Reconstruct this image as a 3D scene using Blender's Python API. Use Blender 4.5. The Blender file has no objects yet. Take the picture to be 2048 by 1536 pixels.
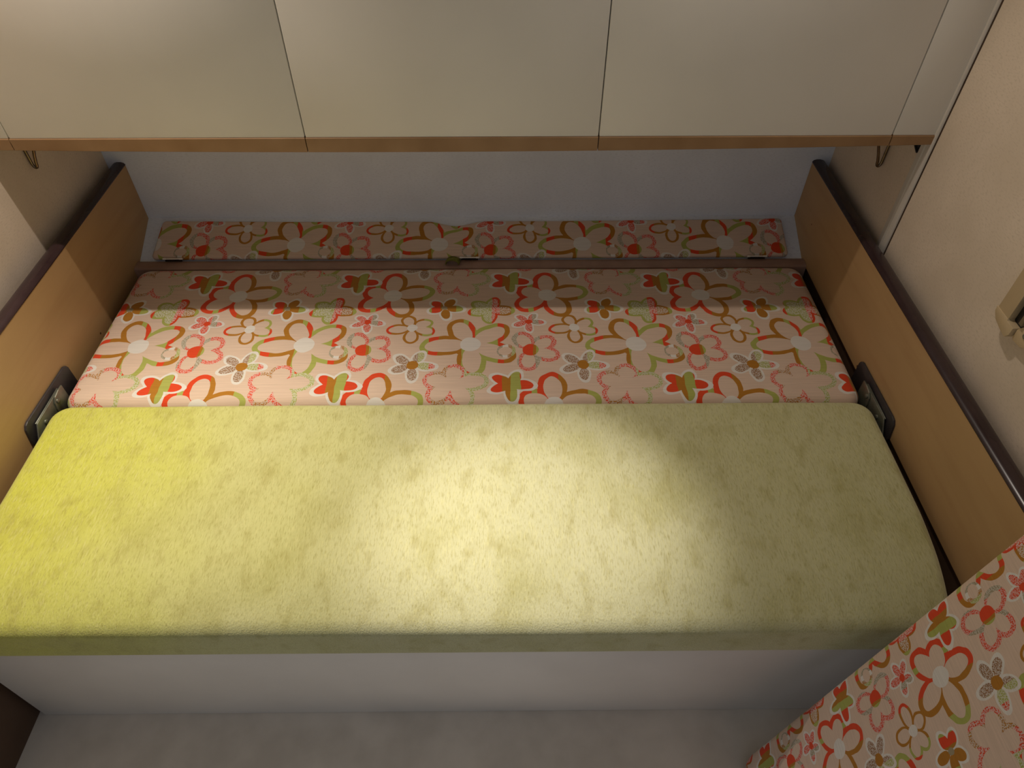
import bpy, bmesh, math, random
from mathutils import Vector, Matrix, noise
random.seed(7)
S = bpy.context.scene
COL = S.collection
PI = math.pi

# ------------------------------------------------------------------ camera
cam_d = bpy.data.cameras.new('camera')
cam = bpy.data.objects.new('camera', cam_d); COL.objects.link(cam)
cam_d.sensor_fit = 'HORIZONTAL'; cam_d.sensor_width = 36.0
cam_d.lens = 1392.86 * 36.0 / 2048.0
cam_d.clip_start = 0.02
cam.location = (0.103, -1.7706, 1.2)
pit, yaw = 0.81053, 0.0079
fw = Vector((math.sin(yaw)*math.cos(pit), math.cos(yaw)*math.cos(pit), -math.sin(pit)))
cam.rotation_euler = fw.to_track_quat('-Z', 'Y').to_euler()
S.camera = cam

# ------------------------------------------------------------------ world, lights, exposure
S.view_settings.view_transform = 'Standard'
S.view_settings.look = 'None'
S.view_settings.gamma = 1.0
S.view_settings.use_curve_mapping = False
S.view_settings.exposure = 0.0
W = bpy.data.worlds.new('room_light'); S.world = W
W.use_nodes = True
bg = W.node_tree.nodes['Background']
bg.inputs[0].default_value = (0.80, 0.86, 0.98, 1)
bg.inputs[1].default_value = 0.25

def spot(name, loc, target, energy, color, angle, blend, radius):
    d = bpy.data.lights.new(name, 'SPOT')
    d.energy = energy; d.color = color
    d.spot_size = math.radians(angle); d.spot_blend = blend
    d.shadow_soft_size = radius
    o = bpy.data.objects.new(name, d); COL.objects.link(o)
    o.location = loc
    o.rotation_euler = (Vector(target) - Vector(loc)).to_track_quat('-Z', 'Y').to_euler()
    return o

# three ceiling spots of the caravan and one added right fill, all above the top of the frame
spot('ceiling_spot_left',   (-0.68, -0.53, 1.50), (-0.56, -1.08, 0.0), 84, (1.0, 0.90, 0.70), 58, 1.0, 0.015)
spot('ceiling_spot_middle', (-0.66, -0.485, 1.50), (-0.84, -0.80, 0.0), 38, (1.0, 0.87, 0.76), 110, 1.0, 0.012)
spot('ceiling_spot_reading', (0.12, -0.76, 1.50), (0.15, -1.06, 0.02), 98, (1.0, 0.92, 0.90), 31, 1.0, 0.02)
spot('added_fill_right', (0.40, -0.485, 1.50), (0.76, -1.00, 0.1), 16, (1.0, 0.88, 0.76), 96, 1.0, 0.02)  # added fill to brighten the right wall, board and cushion

# ------------------------------------------------------------------ helpers
def lin(r, g, b):
    f = lambda c: (c/255/12.92) if c/255 <= 0.04045 else ((c/255+0.055)/1.055)**2.4
    return (f(r), f(g), f(b), 1.0)

def new_mat(name):
    m = bpy.data.materials.new(name); m.use_nodes = True
    nt = m.node_tree
    return m, nt, nt.nodes['Principled BSDF']

def N(nt, typ, **kw):
    n = nt.nodes.new(typ)
    for k, v in kw.items(): setattr(n, k, v)
    return n

def noise_mix(nt, c1, c2, scale, stretch=(1, 1, 1), lo=0.35, hi=0.65, detail=4, coord='Object'):
    tc = N(nt, 'ShaderNodeTexCoord'); mp = N(nt, 'ShaderNodeMapping')
    mp.inputs['Scale'].default_value = stretch
    nt.links.new(tc.outputs[coord], mp.inputs[0])
    nz = N(nt, 'ShaderNodeTexNoise'); nz.inputs['Scale'].default_value = scale
    nz.inputs['Detail'].default_value = detail
    nt.links.new(mp.outputs[0], nz.inputs['Vector'])
    mr = N(nt, 'ShaderNodeMapRange'); mr.inputs[1].default_value = lo; mr.inputs[2].default_value = hi
    nt.links.new(nz.outputs['Fac'], mr.inputs[0])
    mx = N(nt, 'ShaderNodeMix', data_type='RGBA')
    nt.links.new(mr.outputs[0], mx.inputs[0])
    for i, c in ((6, c1), (7, c2)):
        if hasattr(c, 'node'): nt.links.new(c, mx.inputs[i])
        else: mx.inputs[i].default_value = c
    return mx.outputs[2]

def add_bump(nt, bsdf, src, strength, dist):
    b = N(nt, 'ShaderNodeBump'); b.inputs['Strength'].default_value = strength
    b.inputs['Distance'].default_value = dist
    nt.links.new(src, b.inputs['Height']); nt.links.new(b.outputs[0], bsdf.inputs['Normal'])

def plain(name, rgb, rough=0.5, metal=0.0, vary=8, scale=6.0, spec=0.5):
    m, nt, b = new_mat(name)
    c1 = lin(*[max(0, c-vary) for c in rgb]); c2 = lin(*[min(255, c+vary) for c in rgb])
    nt.links.new(noise_mix(nt, c1, c2, scale), b.inputs['Base Color'])
    b.inputs['Roughness'].default_value = rough; b.inputs['Metallic'].default_value = metal
    b.inputs['Specular IOR Level'].default_value = spec
    return m

# ------------------------------------------------------------------ materials
def liner(name, a, b_, c_):
    m, nt, b = new_mat(name)
    c = noise_mix(nt, lin(*a), lin(*b_), 7)
    c = noise_mix(nt, c, lin(*c_), 120, (1, 1, 3), 0.5, 0.75)
    nt.links.new(c, b.inputs['Base Color']); b.inputs['Roughness'].default_value = 0.6
    b.inputs['Specular IOR Level'].default_value = 0.3
    return m
wall_m = liner('embossed_wall_liner', (212, 196, 176), (222, 206, 187), (204, 188, 168))
back_m = liner('cool_light_back_wall_liner', (220, 227, 238), (228, 235, 246), (212, 219, 230))  # cool ambient light on the back wall put into its colour

wood_m, nt, b = new_mat('beech_laminate')
c = noise_mix(nt, lin(180, 146, 102), lin(188, 153, 108), 3.0, (1, 1, 3))
c = noise_mix(nt, c, lin(174, 138, 95), 22, (1, 0.12, 1.6), 0.5, 0.85)
# small knocks and specks in the laminate
tc = N(nt, 'ShaderNodeTexCoord'); vo = N(nt, 'ShaderNodeTexVoronoi'); vo.inputs['Scale'].default_value = 9.0
nt.links.new(tc.outputs['Object'], vo.inputs['Vector'])
lt = N(nt, 'ShaderNodeMath', operation='LESS_THAN'); lt.inputs[1].default_value = 0.03
nt.links.new(vo.outputs['Distance'], lt.inputs[0])
mx = N(nt, 'ShaderNodeMix', data_type='RGBA'); nt.links.new(lt.outputs[0], mx.inputs[0])
nt.links.new(c, mx.inputs[6]); mx.inputs[7].default_value = lin(92, 62, 40)
nt.links.new(mx.outputs[2], b.inputs['Base Color']); b.inputs['Roughness'].default_value = 0.42
b.inputs['Specular IOR Level'].default_value = 0.35

cap_m = plain('dark_plum_edge_profile', (50, 34, 36), 0.25, 0, 5, 14)
cream_m = plain('cream_laminate', (232, 228, 220), 0.5, 0, 3, 4)
lip_m = plain('beech_edge_strip', (150, 116, 80), 0.5, 0, 8, 10)
rail_m = plain('taupe_wood_rail', (150, 120, 104), 0.45, 0, 8, 12)
trim_m = plain('pale_plastic_channel', (205, 198, 188), 0.4, 0, 4, 10)
blind_m = plain('beige_plastic_profile', (196, 174, 138), 0.45, 0, 4, 10)
under_m = plain('gap_shade_brown', (84, 62, 44), 0.7, 0, 5, 8)  # brown that paints the shade in the side gap
dark_m = plain('black_plastic', (26, 22, 22), 0.45, 0, 4, 20)
plate_m = plain('dark_grey_plastic_plate', (52, 48, 50), 0.4, 0, 5, 30)
steel_m = plain('zinc_plated_steel', (132, 134, 122), 0.42, 0.75, 10, 40)
hinge_m = plain('painted_glint_hinge', (226, 218, 204), 0.3, 0.0, 6, 40)  # pale and non-metallic: the rod's glint is put into the colour
wire_m = plain('bronzed_steel_wire', (128, 112, 92), 0.25, 1.0, 10, 40)
pull_m = plain('olive_webbing', (112, 112, 52), 0.9, 0, 10, 90, 0.1)
floor_m = plain('pale_vinyl_floor', (214, 206, 194), 0.5, 0, 8, 10)
box_m = plain('white_bed_box_laminate', (222, 216, 206), 0.5, 0, 4, 5)

# green chenille velvet: streaky pile, brushed patches, the light's hue shift over the nap painted along x
vel_m, nt, b = new_mat('green_chenille_velvet')
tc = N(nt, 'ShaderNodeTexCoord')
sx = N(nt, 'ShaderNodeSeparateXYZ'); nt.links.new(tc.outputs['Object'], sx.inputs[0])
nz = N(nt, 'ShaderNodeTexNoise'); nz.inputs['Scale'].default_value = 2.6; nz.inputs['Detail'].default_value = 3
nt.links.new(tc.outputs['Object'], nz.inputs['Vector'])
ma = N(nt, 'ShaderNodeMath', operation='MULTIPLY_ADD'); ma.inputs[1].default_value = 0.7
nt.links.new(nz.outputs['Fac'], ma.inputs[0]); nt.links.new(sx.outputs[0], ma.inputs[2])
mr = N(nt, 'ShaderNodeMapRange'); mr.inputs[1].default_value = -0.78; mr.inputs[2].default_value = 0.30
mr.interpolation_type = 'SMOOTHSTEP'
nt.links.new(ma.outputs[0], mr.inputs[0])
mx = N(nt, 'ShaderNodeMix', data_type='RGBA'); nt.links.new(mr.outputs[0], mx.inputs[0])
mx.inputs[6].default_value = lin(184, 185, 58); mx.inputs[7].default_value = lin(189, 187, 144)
c = noise_mix(nt, mx.outputs[2], lin(154, 149, 80), 8, (1, 0.8, 1), 0.50, 1.0, 5)
c = noise_mix(nt, c, lin(146, 136, 72), 34, (1, 0.5, 1), 0.52, 1.0, 4)
c = noise_mix(nt, c, lin(204, 200, 140), 340, (1, 0.16, 1), 0.50, 1.1, 2)
c = noise_mix(nt, c, lin(136, 126, 56), 420, (1, 0.2, 1), 0.50, 1.05, 2)
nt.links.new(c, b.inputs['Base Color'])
b.inputs['Roughness'].default_value = 0.95; b.inputs['Specular IOR Level'].default_value = 0.1
b.inputs['Sheen Weight'].default_value = 0.35; b.inputs['Sheen Roughness'].default_value = 0.5
b.inputs['Sheen Tint'].default_value = (1.0, 0.96, 0.8, 1)
mp = N(nt, 'ShaderNodeMapping'); mp.inputs['Scale'].default_value = (1, 0.35, 1)
nt.links.new(tc.outputs['Object'], mp.inputs[0])
nb = N(nt, 'ShaderNodeTexNoise'); nb.inputs['Scale'].default_value = 420; nb.inputs['Detail'].default_value = 2
nt.links.new(mp.outputs[0], nb.inputs['Vector'])
add_bump(nt, b, nb.outputs['Fac'], 0.6, 0.0015)

# ---- floral jacquard: a repeat of 0.411 x 0.389 m with eleven flowers, all in nodes
TX, TY = 0.4115, 0.3895
RED, BRN, GRN = lin(208, 68, 32), lin(166, 112, 34), lin(160, 164, 84)
WHT, BASE, GRY = lin(212, 207, 200), lin(206, 182, 163), lin(150, 138, 110)
flo_m, nt, b = new_mat('floral_jacquard')
L = nt.links.new
uv = N(nt, 'ShaderNodeUVMap')
wob = N(nt, 'ShaderNodeTexNoise'); wob.inputs['Scale'].default_value = 30; wob.inputs['Detail'].default_value = 1
L(uv.outputs[0], wob.inputs['Vector'])
wa = N(nt, 'ShaderNodeVectorMath', operation='MULTIPLY_ADD')
L(wob.outputs['Color'], wa.inputs[0]); wa.inputs[1].default_value = (0.007, 0.007, 0); L(uv.outputs[0], wa.inputs[2])
flat = N(nt, 'ShaderNodeVectorMath', operation='SUBTRACT'); L(wa.outputs[0], flat.inputs[0])
flat.inputs[1].default_value = (0.0035, 0.0035, 0)
PUV = flat.outputs[0]
fine = N(nt, 'ShaderNodeTexNoise'); fine.inputs['Scale'].default_value = 330; fine.inputs['Detail'].default_value = 2
L(uv.outputs[0], fine.inputs['Vector'])
def M(op, a, bb):
    n = N(nt, 'ShaderNodeMath', operation=op)
    for i, v in enumerate((a, bb)):
        if v is None: continue
        if hasattr(v, 'node'): L(v, n.inputs[i])
        else: n.inputs[i].default_value = v
    return n.outputs[0]
MOT = M('GREATER_THAN', fine.outputs['Fac'], 0.49)
def mixc(fac, a, bb):
    n = N(nt, 'ShaderNodeMix', data_type='RGBA')
    for i, v in ((0, fac), (6, a), (7, bb)):
        if hasattr(v, 'node'): L(v, n.inputs[i])
        else: n.inputs[i].default_value = v
    return n.outputs[2]
colr = [BASE]
def local(cx, cy):
    s = N(nt, 'ShaderNodeVectorMath', operation='SUBTRACT'); L(PUV, s.inputs[0]); s.inputs[1].default_value = (cx, cy, 0)
    if hasattr(colr[0], 'node'):      # chain the motifs one after another (keeps the shader's working memory small)
        q = N(nt, 'ShaderNodeVectorMath', operation='MULTIPLY_ADD'); L(colr[0], q.inputs[0])
        q.inputs[1].default_value = (1e-9, 1e-9, 1e-9); L(s.outputs[0], q.inputs[2]); s = q
    w = N(nt, 'ShaderNodeVectorMath', operation='WRAP'); L(s.outputs[0], w.inputs[0])
    w.inputs[1].default_value = (TX/2, TY/2, 1); w.inputs[2].default_value = (-TX/2, -TY/2, -1)
    return w.outputs[0]
def ell(p, loc, rot, sc):
    m = N(nt, 'ShaderNodeMapping', vector_type='TEXTURE'); L(p, m.inputs[0])
    m.inputs['Location'].default_value = (loc[0], loc[1], 0); m.inputs['Rotation'].default_value = (0, 0, rot)
    m.inputs['Scale'].default_value = (sc[0], sc[1], 1)
    v = N(nt, 'ShaderNodeVectorMath', operation='LENGTH'); L(m.outputs[0], v.inputs[0])
    return v.outputs['Value']
def stripes(p, r, bands):
    """woven colour bands across the motif: bands = [(x_end, colour)...]"""
    s = N(nt, 'ShaderNodeSeparateXYZ'); L(p, s.inputs[0])
    f = M('MULTIPLY_ADD', s.outputs[0], 0.5/r); f.node.inputs[2].default_value = 0.5
    cr = N(nt, 'ShaderNodeValToRGB'); cr.color_ramp.interpolation = 'CONSTANT'
    e = cr.color_ramp.elements
    e[0].position = 0; e[0].color = bands[0][1]
    e.remove(e[1])
    for (x0, _), (_, cc) in zip(bands[:-1], bands[1:]):
        n = e.new(max(0.0, min(1.0, x0/r*0.5+0.5))); n.color = cc
    L(f, cr.inputs[0])
    return cr.outputs[0]
def umin(ds):
    r = ds[0]
    for d in ds[1:]: r = M('MINIMUM', r, d)
    return r
def flower(c, petals, bw, bands, t=None, r0=0.008, disc=0, disc_c=None, hub=0, mott=0, halo=0, r=0.13, spots=False, void=0):
    p = local(*c)
    douter, dinner = [], []
    for ang, ln in petals:
        a = math.radians(ang); rc, ra = (ln+r0)/2, (ln-r0)/2
        douter.append(ell(p, (rc*math.cos(a), rc*math.sin(a)), a, (ra, bw)))
        if t:
            ri0, ri1 = r0+0.4*t, ln-t
            q = (ri0+ri1)/2
            dinner.append(ell(p, (q*math.cos(a), q*math.sin(a)), a, ((ri1-ri0)/2, bw-t*0.95)))
    if void: dinner.append(ell(p, (0, 0), 0, (void, void)))
    if hub: douter.append(ell(p, (0, 0), 0, (hub, hub)))
    dmin = umin(douter)
    col = stripes(p, r, bands)
    mask = M('LESS_THAN', dmin, 1.0)
    if halo:
        h = M('LESS_THAN', dmin, 1+halo)
        colr[0] = mixc(h, colr[0], WHT)
    if t:
        ins = M('LESS_THAN', umin(dinner), 1.0)
        colr[0] = mixc(M('MULTIPLY', ins, mask), colr[0], BASE)
        mask = M('SUBTRACT', mask, ins); mask.node.use_clamp = True
    if mott:
        lightc = mixc(mott, col, WHT)
        col = mixc(MOT, col, lightc)
    if spots:
        inn = M('MULTIPLY', M('LESS_THAN', dmin, 0.72), MOT)
        col = mixc(M('MULTIPLY', inn, 0.75), col, WHT)
    colr[0] = mixc(mask, colr[0], col)
    if disc:
        dm = M('LESS_THAN', ell(p, (0, 0), 0, (disc, disc)), 1.0)
        dc = stripes(p, disc, disc_c) if isinstance(disc_c, list) else disc_c
        colr[0] = mixc(dm, colr[0], dc)
X = 9
flower((-.402, -.507), [(184, .127), (115, .102), (34, .114), (-25, .123), (-85, .112)], .036,
       [(-.103, GRN), (-.080, RED), (-.021, BRN), (-.0075, GRN), (.011, RED), (.068, GRN), (.083, RED), (X, BRN)],
       t=.0135, disc=.0255, disc_c=WHT, hub=.045)
flower((-.203, -.316), [(92, .100), (10, .112), (-62, .098), (214, .101), (164, .085)], .035,
       [(-.052, RED), (-.038, GRN), (.014, RED), (.080, BRN), (X, GRN)], t=.0135, disc=.0235, disc_c=WHT, hub=.036)
flower((-.14, -.447), [(188, .066), (111, .051), (30, .057), (-16, .061), (-91, .059)], .020,
       [(-.050, RED), (.028, BRN), (.051, GRN), (X, RED)], t=.0068, disc=.0135, disc_c=WHT)
flower((-.442, -.250), [(166, .070), (6, .088), (-56, .080), (227, .074), (82, .062)], .030,
       [(-.045, RED), (-.012, BRN), (.028, RED), (X, GRN)], t=.0105, mott=.62, void=.024)
flower((-.253, -.528), [(117, .070), (35, .074), (-21, .075), (261, .074)], .0275,
       [(-.030, GRY), (.010, RED), (.024, GRY), (X, RED)], t=.0115, mott=.5,
       disc=.020, disc_c=[(.006, RED), (.013, BRN), (X, GRN)])
flower((-.356, -.377), [(146, .057), (70, .055), (-4, .066), (-90, .055), (193, .058)], .0205,
       [(-.049, RED), (.006, GRN), (.026, RED), (.055, BRN), (X, GRN)], r0=-.006, spots=True)
flower((-.313, -.533), [(0, .023)], .023, [(-.010, GRY), (.004, WHT), (.013, BRN), (X, GRN)], t=.0095, r0=-.023, mott=.4)
flower((-.128, -.580), [(-4, .055), (145, .051), (62, .049), (201, .052), (-87, .051)], .0118,
       [(.012, lin(140, 100, 62)), (.040, GRN), (X, RED)], mott=.6, halo=.42, disc=.014, disc_c=BRN, r0=.011)
flower((-.256, -.424), [(143, .036), (59, .034), (-7, .041), (202, .040), (-87, .038)], .0095,
       [(.010, RED), (.026, GRY), (X, RED)], mott=.5, halo=.42, disc=.009, disc_c=RED, r0=.006)
flower((-.474, -.367), [(145, .042), (55, .041), (-8, .050), (201, .043), (-80, .045)], .0122,
       [(-.034, GRN), (-.012, RED), (.030, BRN), (X, GRN)], halo=.40, disc=.008, disc_c=GRY, r0=.006)
flower((-.304, -.254), [(147, .048), (59, .043), (-5, .055), (205, .050), (-84, .050)], .0142,
       [(-.020, RED), (.001, BRN), (.024, GRN), (X, RED)], halo=.38, r0=-.002)
# fine cross ribs of the weave
sxy = N(nt, 'ShaderNodeSeparateXYZ'); L(uv.outputs[0], sxy.inputs[0])
rib = N(nt, 'ShaderNodeTexNoise'); rib.inputs['Scale'].default_value = 300
mp = N(nt, 'ShaderNodeMapping'); mp.inputs['Scale'].default_value = (0.04, 1, 1)
L(uv.outputs[0], mp.inputs[0]); L(mp.outputs[0], rib.inputs['Vector'])
mr = N(nt, 'ShaderNodeMapRange'); mr.inputs[1].default_value = 0.3; mr.inputs[2].default_value = 0.7
mr.inputs[3].default_value = 0.92; mr.inputs[4].default_value = 1.04
L(rib.outputs['Fac'], mr.inputs[0])
vm = N(nt, 'ShaderNodeVectorMath', operation='SCALE'); L(colr[0], vm.inputs[0]); L(mr.outputs[0], vm.inputs['Scale'])
L(vm.outputs[0], b.inputs['Base Color'])
b.inputs['Roughness'].default_value = 0.85; b.inputs['Specular IOR Level'].default_value = 0.2
b.inputs['Sheen Weight'].default_value = 0.1
add_bump(nt, b, rib.outputs['Fac'], 0.35, 0.001)

# ------------------------------------------------------------------ object helpers
def link(name, me, mat, parent=None, smooth=True):
    o = bpy.data.objects.new(name, me); COL.objects.link(o)
    if mat: me.materials.append(mat)
    if parent is not None: o.parent = parent
    if smooth:
        for p_ in me.polygons: p_.use_smooth = True
    return o
def tag(o, label, cat, group=None):
    o['label'] = label; o['category'] = cat
    if group: o['group'] = group
    return o
def empty(name, loc, label, cat, group=None):
    o = bpy.data.objects.new(name, None); COL.objects.link(o); o.location = loc
    o.empty_display_size = 0.05
    return tag(o, label, cat, group)
def structure(o):
    o['kind'] = 'structure'; return o
def off(me, parent):
    """meshes are written in room coordinates; shift them into the parent's frame"""
    if parent is not None: me.transform(Matrix.Translation(-parent.location))
    return me
def bm_mesh(bm, name):
    me = bpy.data.meshes.new(name); bm.to_mesh(me); bm.free(); return me
def box(name, lo, hi, mat, parent=None, bev=0.0, seg=2):
    bm = bmesh.new(); bmesh.ops.create_cube(bm, size=1)
    for v in bm.verts:
        v.co = Vector([(lo[i]+hi[i])/2 + v.co[i]*(hi[i]-lo[i]) for i in range(3)])
    if bev: bmesh.ops.bevel(bm, geom=bm.edges[:], offset=bev, segments=seg, profile=0.5, affect='EDGES')
    o = link(name, off(bm_mesh(bm, name), parent), mat, parent, smooth=False)
    if bev:
        for p_ in o.data.polygons: p_.use_smooth = True
        o.data.set_sharp_from_angle(angle=math.radians(40))
    return o
def prism(name, pts, axis, a, bb, mat, parent=None, bev=0.0):
    """extrude a polygon given in the other two axes along `axis` from a to bb"""
    bm = bmesh.new()
    def P(t, q):
        return {'x': (t, q[0], q[1]), 'y': (q[0], t, q[1]), 'z': (q[0], q[1], t)}[axis]
    v0 = [bm.verts.new(P(a, q)) for q in pts]; v1 = [bm.verts.new(P(bb, q)) for q in pts]
    n = len(pts)
    bm.faces.new(v0); bm.faces.new(v1[::-1])
    for i in range(n): bm.faces.new((v0[i], v1[i], v1[(i+1) % n], v0[(i+1) % n]))
    bmesh.ops.recalc_face_normals(bm, faces=bm.faces[:])
    if bev: bmesh.ops.bevel(bm, geom=bm.edges[:], offset=bev, segments=2, profile=0.5, affect='EDGES')
    o = link(name, off(bm_mesh(bm, name), parent), mat, parent, smooth=True)
    o.data.set_sharp_from_angle(angle=math.radians(35))
    return o
def tube(name, pts, rad, mat, parent=None, seg=10, caps=True):
    pts = [Vector(q) for q in pts]; bm = bmesh.new(); rings = []
    up = None
    for i, q in enumerate(pts):
        d = (pts[min(i+1, len(pts)-1)] - pts[max(i-1, 0)]).normalized()
        if up is None:
            up = d.orthogonal().normalized()
        else:
            up = (up - d*up.dot(d)).normalized()
        s = d.cross(up)
        rr = rad[i] if isinstance(rad, (list, tuple)) else rad
        rings.append([bm.verts.new(q + (up*math.cos(2*PI*k/seg) + s*math.sin(2*PI*k/seg))*rr) for k in range(seg)])
    for r0, r1 in zip(rings, rings[1:]):
        for k in range(seg): bm.faces.new((r0[k], r0[(k+1) % seg], r1[(k+1) % seg], r1[k]))
    if caps: bm.faces.new(rings[0][::-1]); bm.faces.new(rings[-1])
    bmesh.ops.recalc_face_normals(bm, faces=bm.faces[:])
    o = link(name, off(bm_mesh(bm, name), parent), mat, parent)
    o.data.set_sharp_from_angle(angle=math.radians(50))
    return o

def outline(w, d, R, nx, ny, nc):
    """rounded rectangle, centre 0: list of (point, outward normal)"""
    out = []
    hx, hy = w/2, d/2
    def corner(cx, cy, a0):
        for k in range(nc+1):
            a = a0 + PI/2*k/nc; n = Vector((math.cos(a), math.sin(a)))
            out.append((Vector((cx, cy)) + n*R, n))
    def side(p, q, n, cnt):
        for k in range(1, cnt): out.append((p.lerp(q, k/cnt), n))
    V2 = lambda x, y: Vector((x, y))
    corner(hx-R, hy-R, 0);        side(V2(hx-R, hy), V2(-hx+R, hy), V2(0, 1), nx)
    corner(-hx+R, hy-R, PI/2);    side(V2(-hx, hy-R), V2(-hx, -hy+R), V2(-1, 0), ny)
    corner(-hx+R, -hy+R, PI);     side(V2(-hx+R, -hy), V2(hx-R, -hy), V2(0, -1), nx)
    corner(hx-R, -hy+R, 1.5*PI);  side(V2(hx, -hy+R), V2(hx, hy-R), V2(1, 0), ny)
    return out
def cushion(name, w, d, th, R, roll, shape, mat, uvf=lambda u, v: (u, v), nx=44, ny=18, nc=7):
    """soft slab: flat top at z=0, edges rolled over with radius `roll`; shape(x,y,z) gives the room position"""
    o2 = outline(w, d, R, nx, ny, nc); n = len(o2)
    rings = []          # each: list of (x, y, z, u, v)
    def ring(ins, z, arc):
        rg = []
        for p_, nn in o2:
            q = p_ - nn*ins; t = p_ - nn*roll + nn*arc
            rg.append((q.x, q.y, z, t.x, t.y))
        rings.append(rg)
    quarter = roll*PI/2
    lower = []
    for k in range(0, 5):
        a = PI/2*k/4
        lower.append((roll*0.6*(1-math.sin(a)), -th + roll*0.6*(1-math.cos(a)), quarter + (th-roll) + roll*0.5*(1-k/4)))
    for ins, z, arc in lower: ring(ins, z, arc)
    for k in range(1, 4): ring(0, -th+roll*.6 + (th-roll*1.6)*k/4, quarter + (th-roll*1.6)*(1-k/4))
    for k in range(0, 9):
        a = PI/2*k/8
        ring(roll*(1-math.cos(a)), -roll + roll*math.sin(a), quarter - roll*a)
    # inwards over the top
    base = rings[-1]
    steps = [0.97, 0.93, 0.87, 0.79, 0.69, 0.57, 0.44, 0.3, 0.16, 0.0]
    # shrink towards a centre line so that cells keep their shape
    cl = max(0.0, (w-d)/2)
    def toward(pt, f):
        cx = max(-cl, min(cl, pt[0])); cy = 0.0
        return (cx+(pt[0]-cx)*f, pt[1]*f)
    for f in steps:
        rings.append([(*toward(q, f), 0.0, *toward(q, f)) for q in base])
    bm = bmesh.new(); uvl = bm.loops.layers.uv.new('UVMap')
    vs, uvs = [], {}
    for rg in rings:
        row = []
        for x, y, z, u, v in rg:
            vv = bm.verts.new(shape(x, y, z)); uvs[vv] = uvf(u, v); row.append(vv)
        vs.append(row)
    for r0, r1 in zip(vs, vs[1:]):
        for k in range(n):
            bm.faces.new((r0[k], r0[(k+1) % n], r1[(k+1) % n], r1[k]))
    # close the middle with a strip
    inner = rings[-1]; row = vs[-1]
    bm.faces.new(vs[0][::-1])
    bmesh.ops.triangulate(bm, faces=[f for f in bm.faces if len(f.verts) > 4])
    for f in bm.faces:
        for l in f.loops: l[uvl].uv = uvs[l.vert]
    bmesh.ops.remove_doubles(bm, verts=row, dist=1e-5)
    bmesh.ops.recalc_face_normals(bm, faces=bm.faces[:])
    return link(name, bm_mesh(bm, name), mat)
def wav(x, y, s, a): return noise.noise(Vector((x*s, y*s, 3.3)))*a

# ------------------------------------------------------------------ setting
WX = 1.0
structure(box('wall_back', (-WX-.06, 0, -.45), (WX+.06, .05, 1.56), back_m))
structure(box('wall_left', (-WX-.06, -1.75, -.45), (-WX, 0, 1.56), wall_m))
structure(box('wall_right', (WX, -1.75, -.45), (WX+.06, 0, 1.56), wall_m))
structure(box('ceiling', (-WX-.06, -1.75, 1.56), (WX+.06, .05, 1.60), cream_m))
structure(box('floor', (-WX-.06, -3.0, -.50), (WX+.06, .05, -.45), floor_m))
# sloping ledge at the foot of the back wall
structure(prism('trim_1', [(-.136, -.10), (0, -.10), (0, .054), (-.136, -.006)], 'x', -.95, .95, back_m))
# pale double channel up the right wall, with the dark joint behind it
t2 = structure(prism('trim_2', [(WX, -.370), (WX-.005, -.371), (WX-.006, -.386), (WX-.003, -.3885), (WX-.003, -.3905),
                  (WX-.006, -.393), (WX-.006, -.407), (WX-.004, -.4085), (WX, -.409)], 'z', .10, 1.56, trim_m))
structure(box('trim_3', (WX-.0012, -.4125, .10), (WX, -.4085, 1.56), plain('dark_joint', (62, 44, 30), .8)))

# ------------------------------------------------------------------ bed
bx = empty('bed_box', (0, -.7, -.45), 'white laminate bed box under the cushions at the front edge', 'bed')
box('front_panel', (-.945, -1.222, -.45), (.945, -1.204, -.1025), box_m, bx, .003)
box('deck', (-.945, -1.204, -.135), (.945, -.138, -.1025), wood_m, bx, .002)
box('end_panel', (-.945, -1.204, -.45), (-.925, -.14, -.135), box_m, bx)
box('end_panel', (.925, -1.204, -.45), (.945, -.14, -.135), box_m, bx)

for s, side in ((-1, 'left'), (1, 'right')):
    sb = empty('side_board', (s*.96, -.66, -.45),
               {'left': 'beech bed side board left of the cushions, brightly lit, dark edge along its top',
                'right': 'beech bed side board right of the cushions, dimly lit, dark edge along its top'}[side],
               'board', 'bed side boards')
    zb_ = -.06 if s < 0 else -.006
    box('panel', (min(s*.95, s*.968), -1.42, zb_), (max(s*.95, s*.968), -.001, .224), wood_m, sb)
    box('gap_shade_rail', (min(s*.9585, s*.968), -1.42, -.45), (max(s*.9585, s*.968), -.001, zb_), under_m, sb)  # dark strip standing in for the shadow below the panel
    # rounded dark edge profile
    z0, z1 = .206, .2305
    prof = [(s*.9495, z0+.018), (s*.9495, z1-.004), (s*.953, z1), (s*.960, z1+.0022), (s*.970, z1+.0022), (s*.978, z1),
            (s*.984, z1-.004), (s*.9855, z1-.010), (s*.9855, z0), (s*.969, z0), (s*.969, z0+.018)]
    c_ = prism('edge_trim', prof, 'y', -1.423, .0, cap_m, sb)
    c_['label'] = 'dark plum plastic edge trim'

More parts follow.
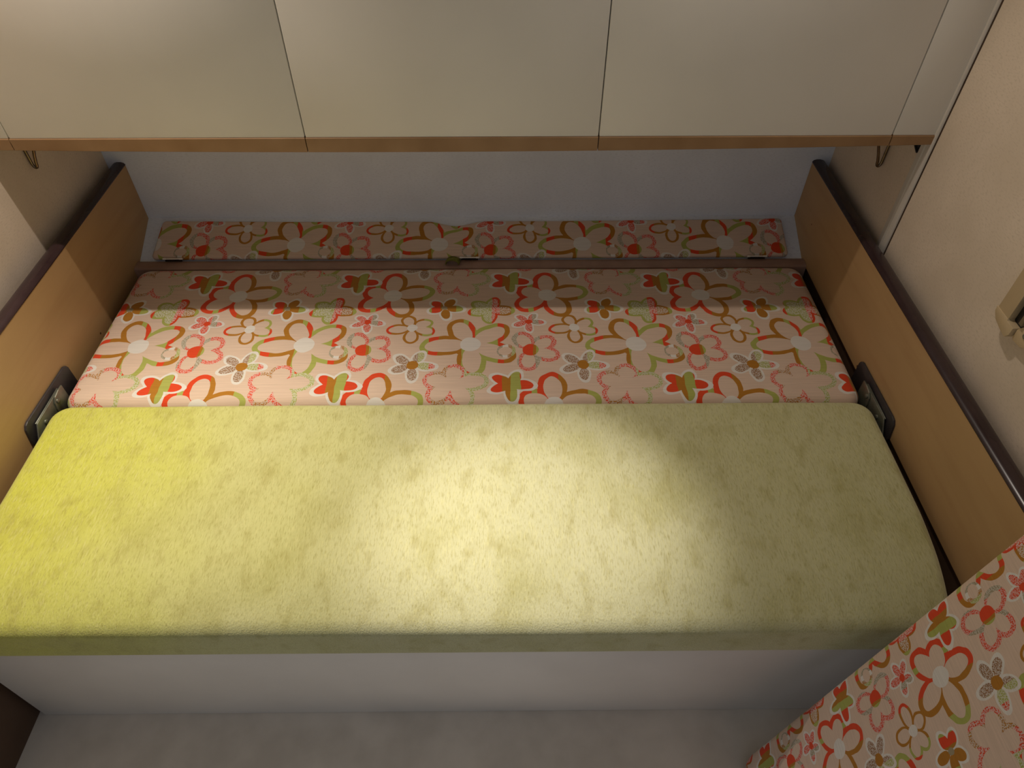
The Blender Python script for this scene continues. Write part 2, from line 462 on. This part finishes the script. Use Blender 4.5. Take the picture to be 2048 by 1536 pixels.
# green seat cushion
GX0, GX1, GY0, GY1, GZ = -.925, .927, -1.236, -.703, .026
def g_shape(x, y, z):
    gx, gy = (GX0+GX1)/2 + x, (GY0+GY1)/2 + y
    k = max(0.0, (-1.08-gy)/.155)
    zz = GZ + z - .030*k**2.2*max(0.0, 1+z/.1)
    if z > -.03: zz += .006*(1-(x/.93)**2)*(1-(y/.29)**2) + wav(gx, gy, 3, .0025)
    e = max(0.0, abs(x)/.926-.5)*2
    gx -= math.copysign(1, x)*e*.020*max(0.0, (-1.00-gy)/.2)**1.5
    gy += (wav(gx, 0, 2.2, .003) - .003)*max(0.0, y/.267)**2
    return (gx, gy, zz)
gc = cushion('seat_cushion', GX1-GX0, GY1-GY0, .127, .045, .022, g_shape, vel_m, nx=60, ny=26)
tag(gc, 'yellow-green velvet seat cushion, widest one, across the front of the bed', 'cushion')

# floral middle cushion
FX0, FX1, FY0, FY1, FZ = -.929, .929, -.701, -.179, .012
def f_shape(x, y, z):
    gx, gy = (FX0+FX1)/2 + x, (FY0+FY1)/2 + y
    zz = FZ + z
    if z > -.03: zz += .004*(1-(x/.93)**2)*(1-(y/.27)**2) + wav(gx+4, gy, 3, .002)
    gy += wav(gx, 0, 2.6, .002)*(y/.26)**2
    return (gx, gy, zz)
fc = cushion('floral_cushion', FX1-FX0, FY1-FY0, .113, .04, .03, f_shape, flo_m,
             lambda u, v: ((FX0+FX1)/2+u, (FY0+FY1)/2+v), nx=60, ny=24)
tag(fc, 'wide flower-print cushion lying between the green cushion and the wooden rail', 'cushion', 'flower-print cushions')

# wooden rail between the cushions
r_pts = [(-.1775, -.1015), (-.1775, -.006), (-.1765, -.001), (-.172, .003), (-.158, .0045), (-.146, .0035), (-.139, .000), (-.1372, -.004), (-.1372, -.1015)]
rl = prism('bed_rail', r_pts, 'x', -.9495, .9495, rail_m)
tag(rl, 'taupe wooden rail running between the strip cushion and wide floral cushion', 'rail')

# narrow padded lid along the wall
lid = empty('strip_cushion', (0, -.09, .02), 'narrow flower-print padded lid against the back wall, notched in its back edge', 'cushion', 'flower-print cushions')
LX0, LX1 = -.910, .906
SL = math.atan2(.050, .128)
def l_shape(x, y, z):
    # local y -0.064..0.064 runs up the ledge
    yy = y
    if y > 0:      # hand notch in the back edge
        q = abs(x - (-.045))/.085
        if q < 1: yy -= .017*(0.5+0.5*math.cos(PI*q))*min(1, y/.05)
    if x < 0: xx = x*(1-.012*(y/.064+1)/2)
    else: xx = x*(1-.002*(y/.064+1)/2)
    sag = .006*(1-(x/.91)**2)
    u_ = yy + .064
    py = -.141 + u_*math.cos(SL) - z*math.sin(SL)
    pz = .014 + u_*math.sin(SL) + z*math.cos(SL) - sag*(.2+.8*u_/.128)
    return ((LX0+LX1)/2 + xx, py, pz + (wav(x, y, 4, .0012) if z > -.01 else 0))
sc_ = cushion('padded_cover', LX1-LX0, .128, .014, .012, .0065, l_shape, flo_m,
              lambda u, v: ((LX0+LX1)/2+u+.103, v*1.06-.486), nx=90, ny=8, nc=5)
sc_.parent = lid; sc_.data.transform(Matrix.Translation(-lid.location))
for hx in (-.845, -.005, .813):
    h = tube('hinge', [(hx-.028, -.1475, .0150), (hx-.020, -.1475, .0150), (hx-.0199, -.1475, .0150), (hx+.018, -.1475, .0150), (hx+.0181, -.1475, .0150), (hx+.028, -.1475, .0150)],
             [.0026, .0026, .0019, .0019, .0026, .0026], hinge_m, lid, 8)
    box('hinge_leaf', (hx-.024, -.1468, .0052), (hx+.024, -.1452, .0145), dark_m, h)
    h.children[0].data.transform(Matrix.Translation(-lid.location))
# webbing pull loop hanging over the rail
def ribbon(name, path, width, th, mat, parent):
    bm = bmesh.new(); rows = []
    for (x, y, z), (wx, wy, wz) in path:
        c0 = Vector((x, y, z)); wv = Vector((wx, wy, wz)).normalized()*width/2
        rows.append((c0-wv, c0+wv))
    tops, bots = [], []
    for i, (a, c2) in enumerate(rows):
        j = min(i+1, len(rows)-1); k = max(i-1, 0)
        d = (rows[j][0]-rows[k][0]).normalized(); nn = d.cross((c2-a).normalized()).normalized()*th/2
        tops.append([bm.verts.new(a+nn), bm.verts.new(c2+nn)]); bots.append([bm.verts.new(a-nn), bm.verts.new(c2-nn)])
    for i in range(len(rows)-1):
        t0, t1, b0, b1 = tops[i], tops[i+1], bots[i], bots[i+1]
        bm.faces.new((t0[0], t0[1], t1[1], t1[0])); bm.faces.new((b0[1], b0[0], b1[0], b1[1]))
        bm.faces.new((t0[1], b0[1], b1[1], t1[1])); bm.faces.new((b0[0], t0[0], t1[0], b1[0]))
    bm.faces.new((tops[0][1], tops[0][0], bots[0][0], bots[0][1])); bm.faces.new((tops[-1][0], tops[-1][1], bots[-1][1], bots[-1][0]))
    bmesh.ops.recalc_face_normals(bm, faces=bm.faces[:])
    return link(name, off(bm_mesh(bm, name), parent), mat, parent)
pl_ = []
for k in range(15):
    t = k/14; a = PI*(1.15-1.3*t)
    pl_.append(((-.052+.019*math.cos(a), -.1600-.003*t, .0075+.015*max(0, math.sin(a))), (0.15, 1, -.12)))
lp = ribbon('pull_loop', pl_, .022, .0022, pull_m, lid)
lp['label'] = 'olive green webbing pull loop'

# folding brackets where the two seats join
def bracket(s, label):
    fb = empty('folding_bracket', (s*.9435, -.70, -.02), label, 'bracket', 'folding brackets')
    pl = [(-.588, -.05), (-.590, .026), (-.594, .034), (-.602, .038), (-.776, .0435), (-.786, .041), (-.793, .033), (-.801, -.004), (-.780, -.050)]
    prism('plate', pl, 'x', s*.9498, s*.944, plate_m, fb, .0014)
    arm1 = [(-.655, .024), (-.662, .0265), (-.764, .027), (-.769, .025), (-.793, -.008), (-.793, -.03), (-.655, -.03)]
    a1 = prism('arm', arm1, 'x', s*.9388, s*.9355, steel_m, fb, .0006)
    box('arm_flange', (min(s*.9388, s*.9415), -.768, .0245), (max(s*.9388, s*.9415), -.660, .027), steel_m, a1, .0006)
    a1.children[0].data.transform(Matrix.Translation(-fb.location))
    arm2 = [(-.652, .029), (-.668, .0295), (-.688, .026), (-.698, .016), (-.702, .0), (-.700, -.03), (-.652, -.03)]
    prism('arm', arm2, 'x', s*.9352, s*.932, steel_m, fb, .0006)
    for ry, rz, rx in ((-.688, .014, .932), (-.746, .008, .9355)):
        tube('rivet', [(s*(rx+.001), ry, rz), (s*(rx-.003), ry, rz), (s*(rx-.0042), ry, rz)], [.0058, .0055, .003], steel_m, fb, 12)
    return fb
bracket(-1, 'dark grey and steel folding bracket on the left side board by the cushion joint')
bracket(1, 'dark grey and steel folding bracket on the right side board by the cushion joint')

# ------------------------------------------------------------------ overhead locker
lk = empty('overhead_locker', (0, -.2, .49), 'cream overhead locker with wood-edged doors above the back of the bed', 'cupboard')
LBZ = .476
box('carcass', (-.999, -.383, LBZ+.012), (.999, -.001, 1.10), cream_m, lk)
def lipz(x): return .4735 + .010*(x+.10)**2
for xa, xb in ((-.999, -.9275), (-.9255, -.316), (-.314, .293), (.295, .9045), (.9065, .999)):
    dn = 'door' if xb-xa > .3 else 'stile'
    dr = box(dn, (xa, -.403, LBZ+.030), (xb, -.3835, 1.10), cream_m, lk, .002)
    # wood edge strip along its foot, following the slight sag of the front
    bm = bmesh.new(); rows = []
    nseg = 12 if dn == 'door' else 2
    for k in range(nseg+1):
        x = xa+(xb-xa)*k/nseg; zb = lipz(x)
        rows.append([bm.verts.new((x, y_, z_)) for y_, z_ in ((-.3835, zb), (-.4035, zb), (-.4048, zb+.0015), (-.4048, LBZ+.0285), (-.4035, LBZ+.030), (-.3835, LBZ+.030))])
    for r0, r1 in zip(rows, rows[1:]):
        for k in range(6): bm.faces.new((r0[k], r0[(k+1) % 6], r1[(k+1) % 6], r1[k]))
    bm.faces.new(rows[0]); bm.faces.new(rows[-1][::-1])
    bmesh.ops.recalc_face_normals(bm, faces=bm.faces[:])
    e_ = link('edge_strip', off(bm_mesh(bm, 'edge_strip'), lk), lip_m, dr, smooth=False)
    e_['label'] = 'beech edge strip'

# ------------------------------------------------------------------ hooks on the side walls
def hook(s, y, z, label):
    hk = empty('wire_hook', (s*WX, y, z), label, 'hook', 'wire hooks')
    r = .0034
    px = lambda d: s*(WX-d)
    pts = [(px(.0045), y, .50), (px(.0045), y, z+.02)]
    for k in range(9):
        a = PI*k/8
        pts.append((px(.0045+.009*(1-math.cos(a))/2*1.15), y+.0, z+.012-.012*math.sin(a)))
    pts += [(px(.020), y, z+.03), (px(.036), y, z+.075), (px(.050), y, z+.105), (px(.056), y, z+.110)]
    tube('wire', pts, r, wire_m, hk, 12)
    box('base_plate', (min(s*WX, s*(WX-.003)), y-.011, .468), (max(s*WX, s*(WX-.003)), y+.011, .53), wire_m, hk, .001)
hook(-1, -.283, .374, 'bent steel wire hook on the left wall below the locker')
hook(1, -.252, .352, 'bent steel wire hook on the right wall below the locker')

# small black clip beside the pale channel
ck = empty('cable_clip', (WX, -.361, .45), 'small black plastic clip beside the pale channel on the right wall', 'clip')
prism('strip', [(-.3665, .452), (-.3555, .458), (-.3555, .56), (-.3665, .56)], 'x', WX-.004, WX, dark_m, ck)
prism('foot', [(-.368, .448), (-.351, .456), (-.351, .459), (-.368, .452)], 'x', WX-.007, WX, dark_m, ck)

# window blind frame on the right wall
wb = empty('window_blind', (WX, -.876, .382), 'beige window blind frame low on the right wall with a screwed end cap', 'blind')
DY, DZ = -.026, .022
def yz(pts): return [(a+DY, c_+DZ) for a, c_ in pts]
def bbox(name, x0, y0, y1, z0, z1, mat, bev=0.0): box(name, (WX-x0, y0+DY, z0+DZ), (WX-.0005, y1+DY, z1+DZ), mat, wb, bev)
bbox('guide_rail', .022, -.830, -.795, .372, 1.02, blind_m, .0015)
prism('end_cap', yz([(-.793, .374), (-.795, .364), (-.806, .354), (-.828, .348), (-.845, .346), (-.852, .356), (-.852, .371), (-.832, .371), (-.830, .374)]), 'x', WX-.0235, WX-.0005, blind_m, wb, .001)
bbox('slot_gasket', .010, -.852, -.830, .371, 1.02, dark_m)
bbox('inner_frame', .022, -.862, -.853, .384, 1.02, plain('bronze_profile', (120, 106, 82), .4), .001)
prism('corner_bracket', yz([(-.853, .352), (-.858, .349), (-.880, .352), (-.888, .358), (-.905, .362), (-.905, .384), (-.862, .384), (-.853, .37)]), 'x', WX-.016, WX-.0005, blind_m, wb, .001)
bbox('bottom_bar', .014, -1.12, -.862, .384, .42, blind_m, .002)
bbox('blind_fabric', .007, -1.12, -.862, .42, 1.02, cream_m)
tube('screw', [(WX-.0155, -.8755+DY, .374+DZ), (WX-.0178, -.8755+DY, .374+DZ), (WX-.019, -.8755+DY, .374+DZ)], [.0046, .0044, .0022], steel_m, wb, 12)

# ------------------------------------------------------------------ backrest cushion standing in the near right corner
P0 = Vector((.763, -1.268, .10))
ex = Vector((.29296, .10689, .95013)); ey = Vector((-.06975, -.98869, .13273)); ez = ey.cross(ex).normalized()
CW, CD, CT = 1.126, .46, .062
KU = 1/.68
def c_shape(x, y, z):
    # x runs up the visible edge, y away from it towards the room
    return P0 + ex*(x - .016) + ey*(-y + CD/2) + ez*(z + .005*(1-(x/.56)**2)*(1-(y/.23)**2))
lc = cushion('floral_cushion', CW, CD, CT, .05, .016, c_shape, flo_m,
             lambda u, v: ((-v + CD/2)*KU - .357, (u - .016)*KU - .7257), nx=40, ny=20)
tag(lc, 'flower-print backrest cushion standing upright in the lower right corner, facing left', 'cushion', 'flower-print cushions')
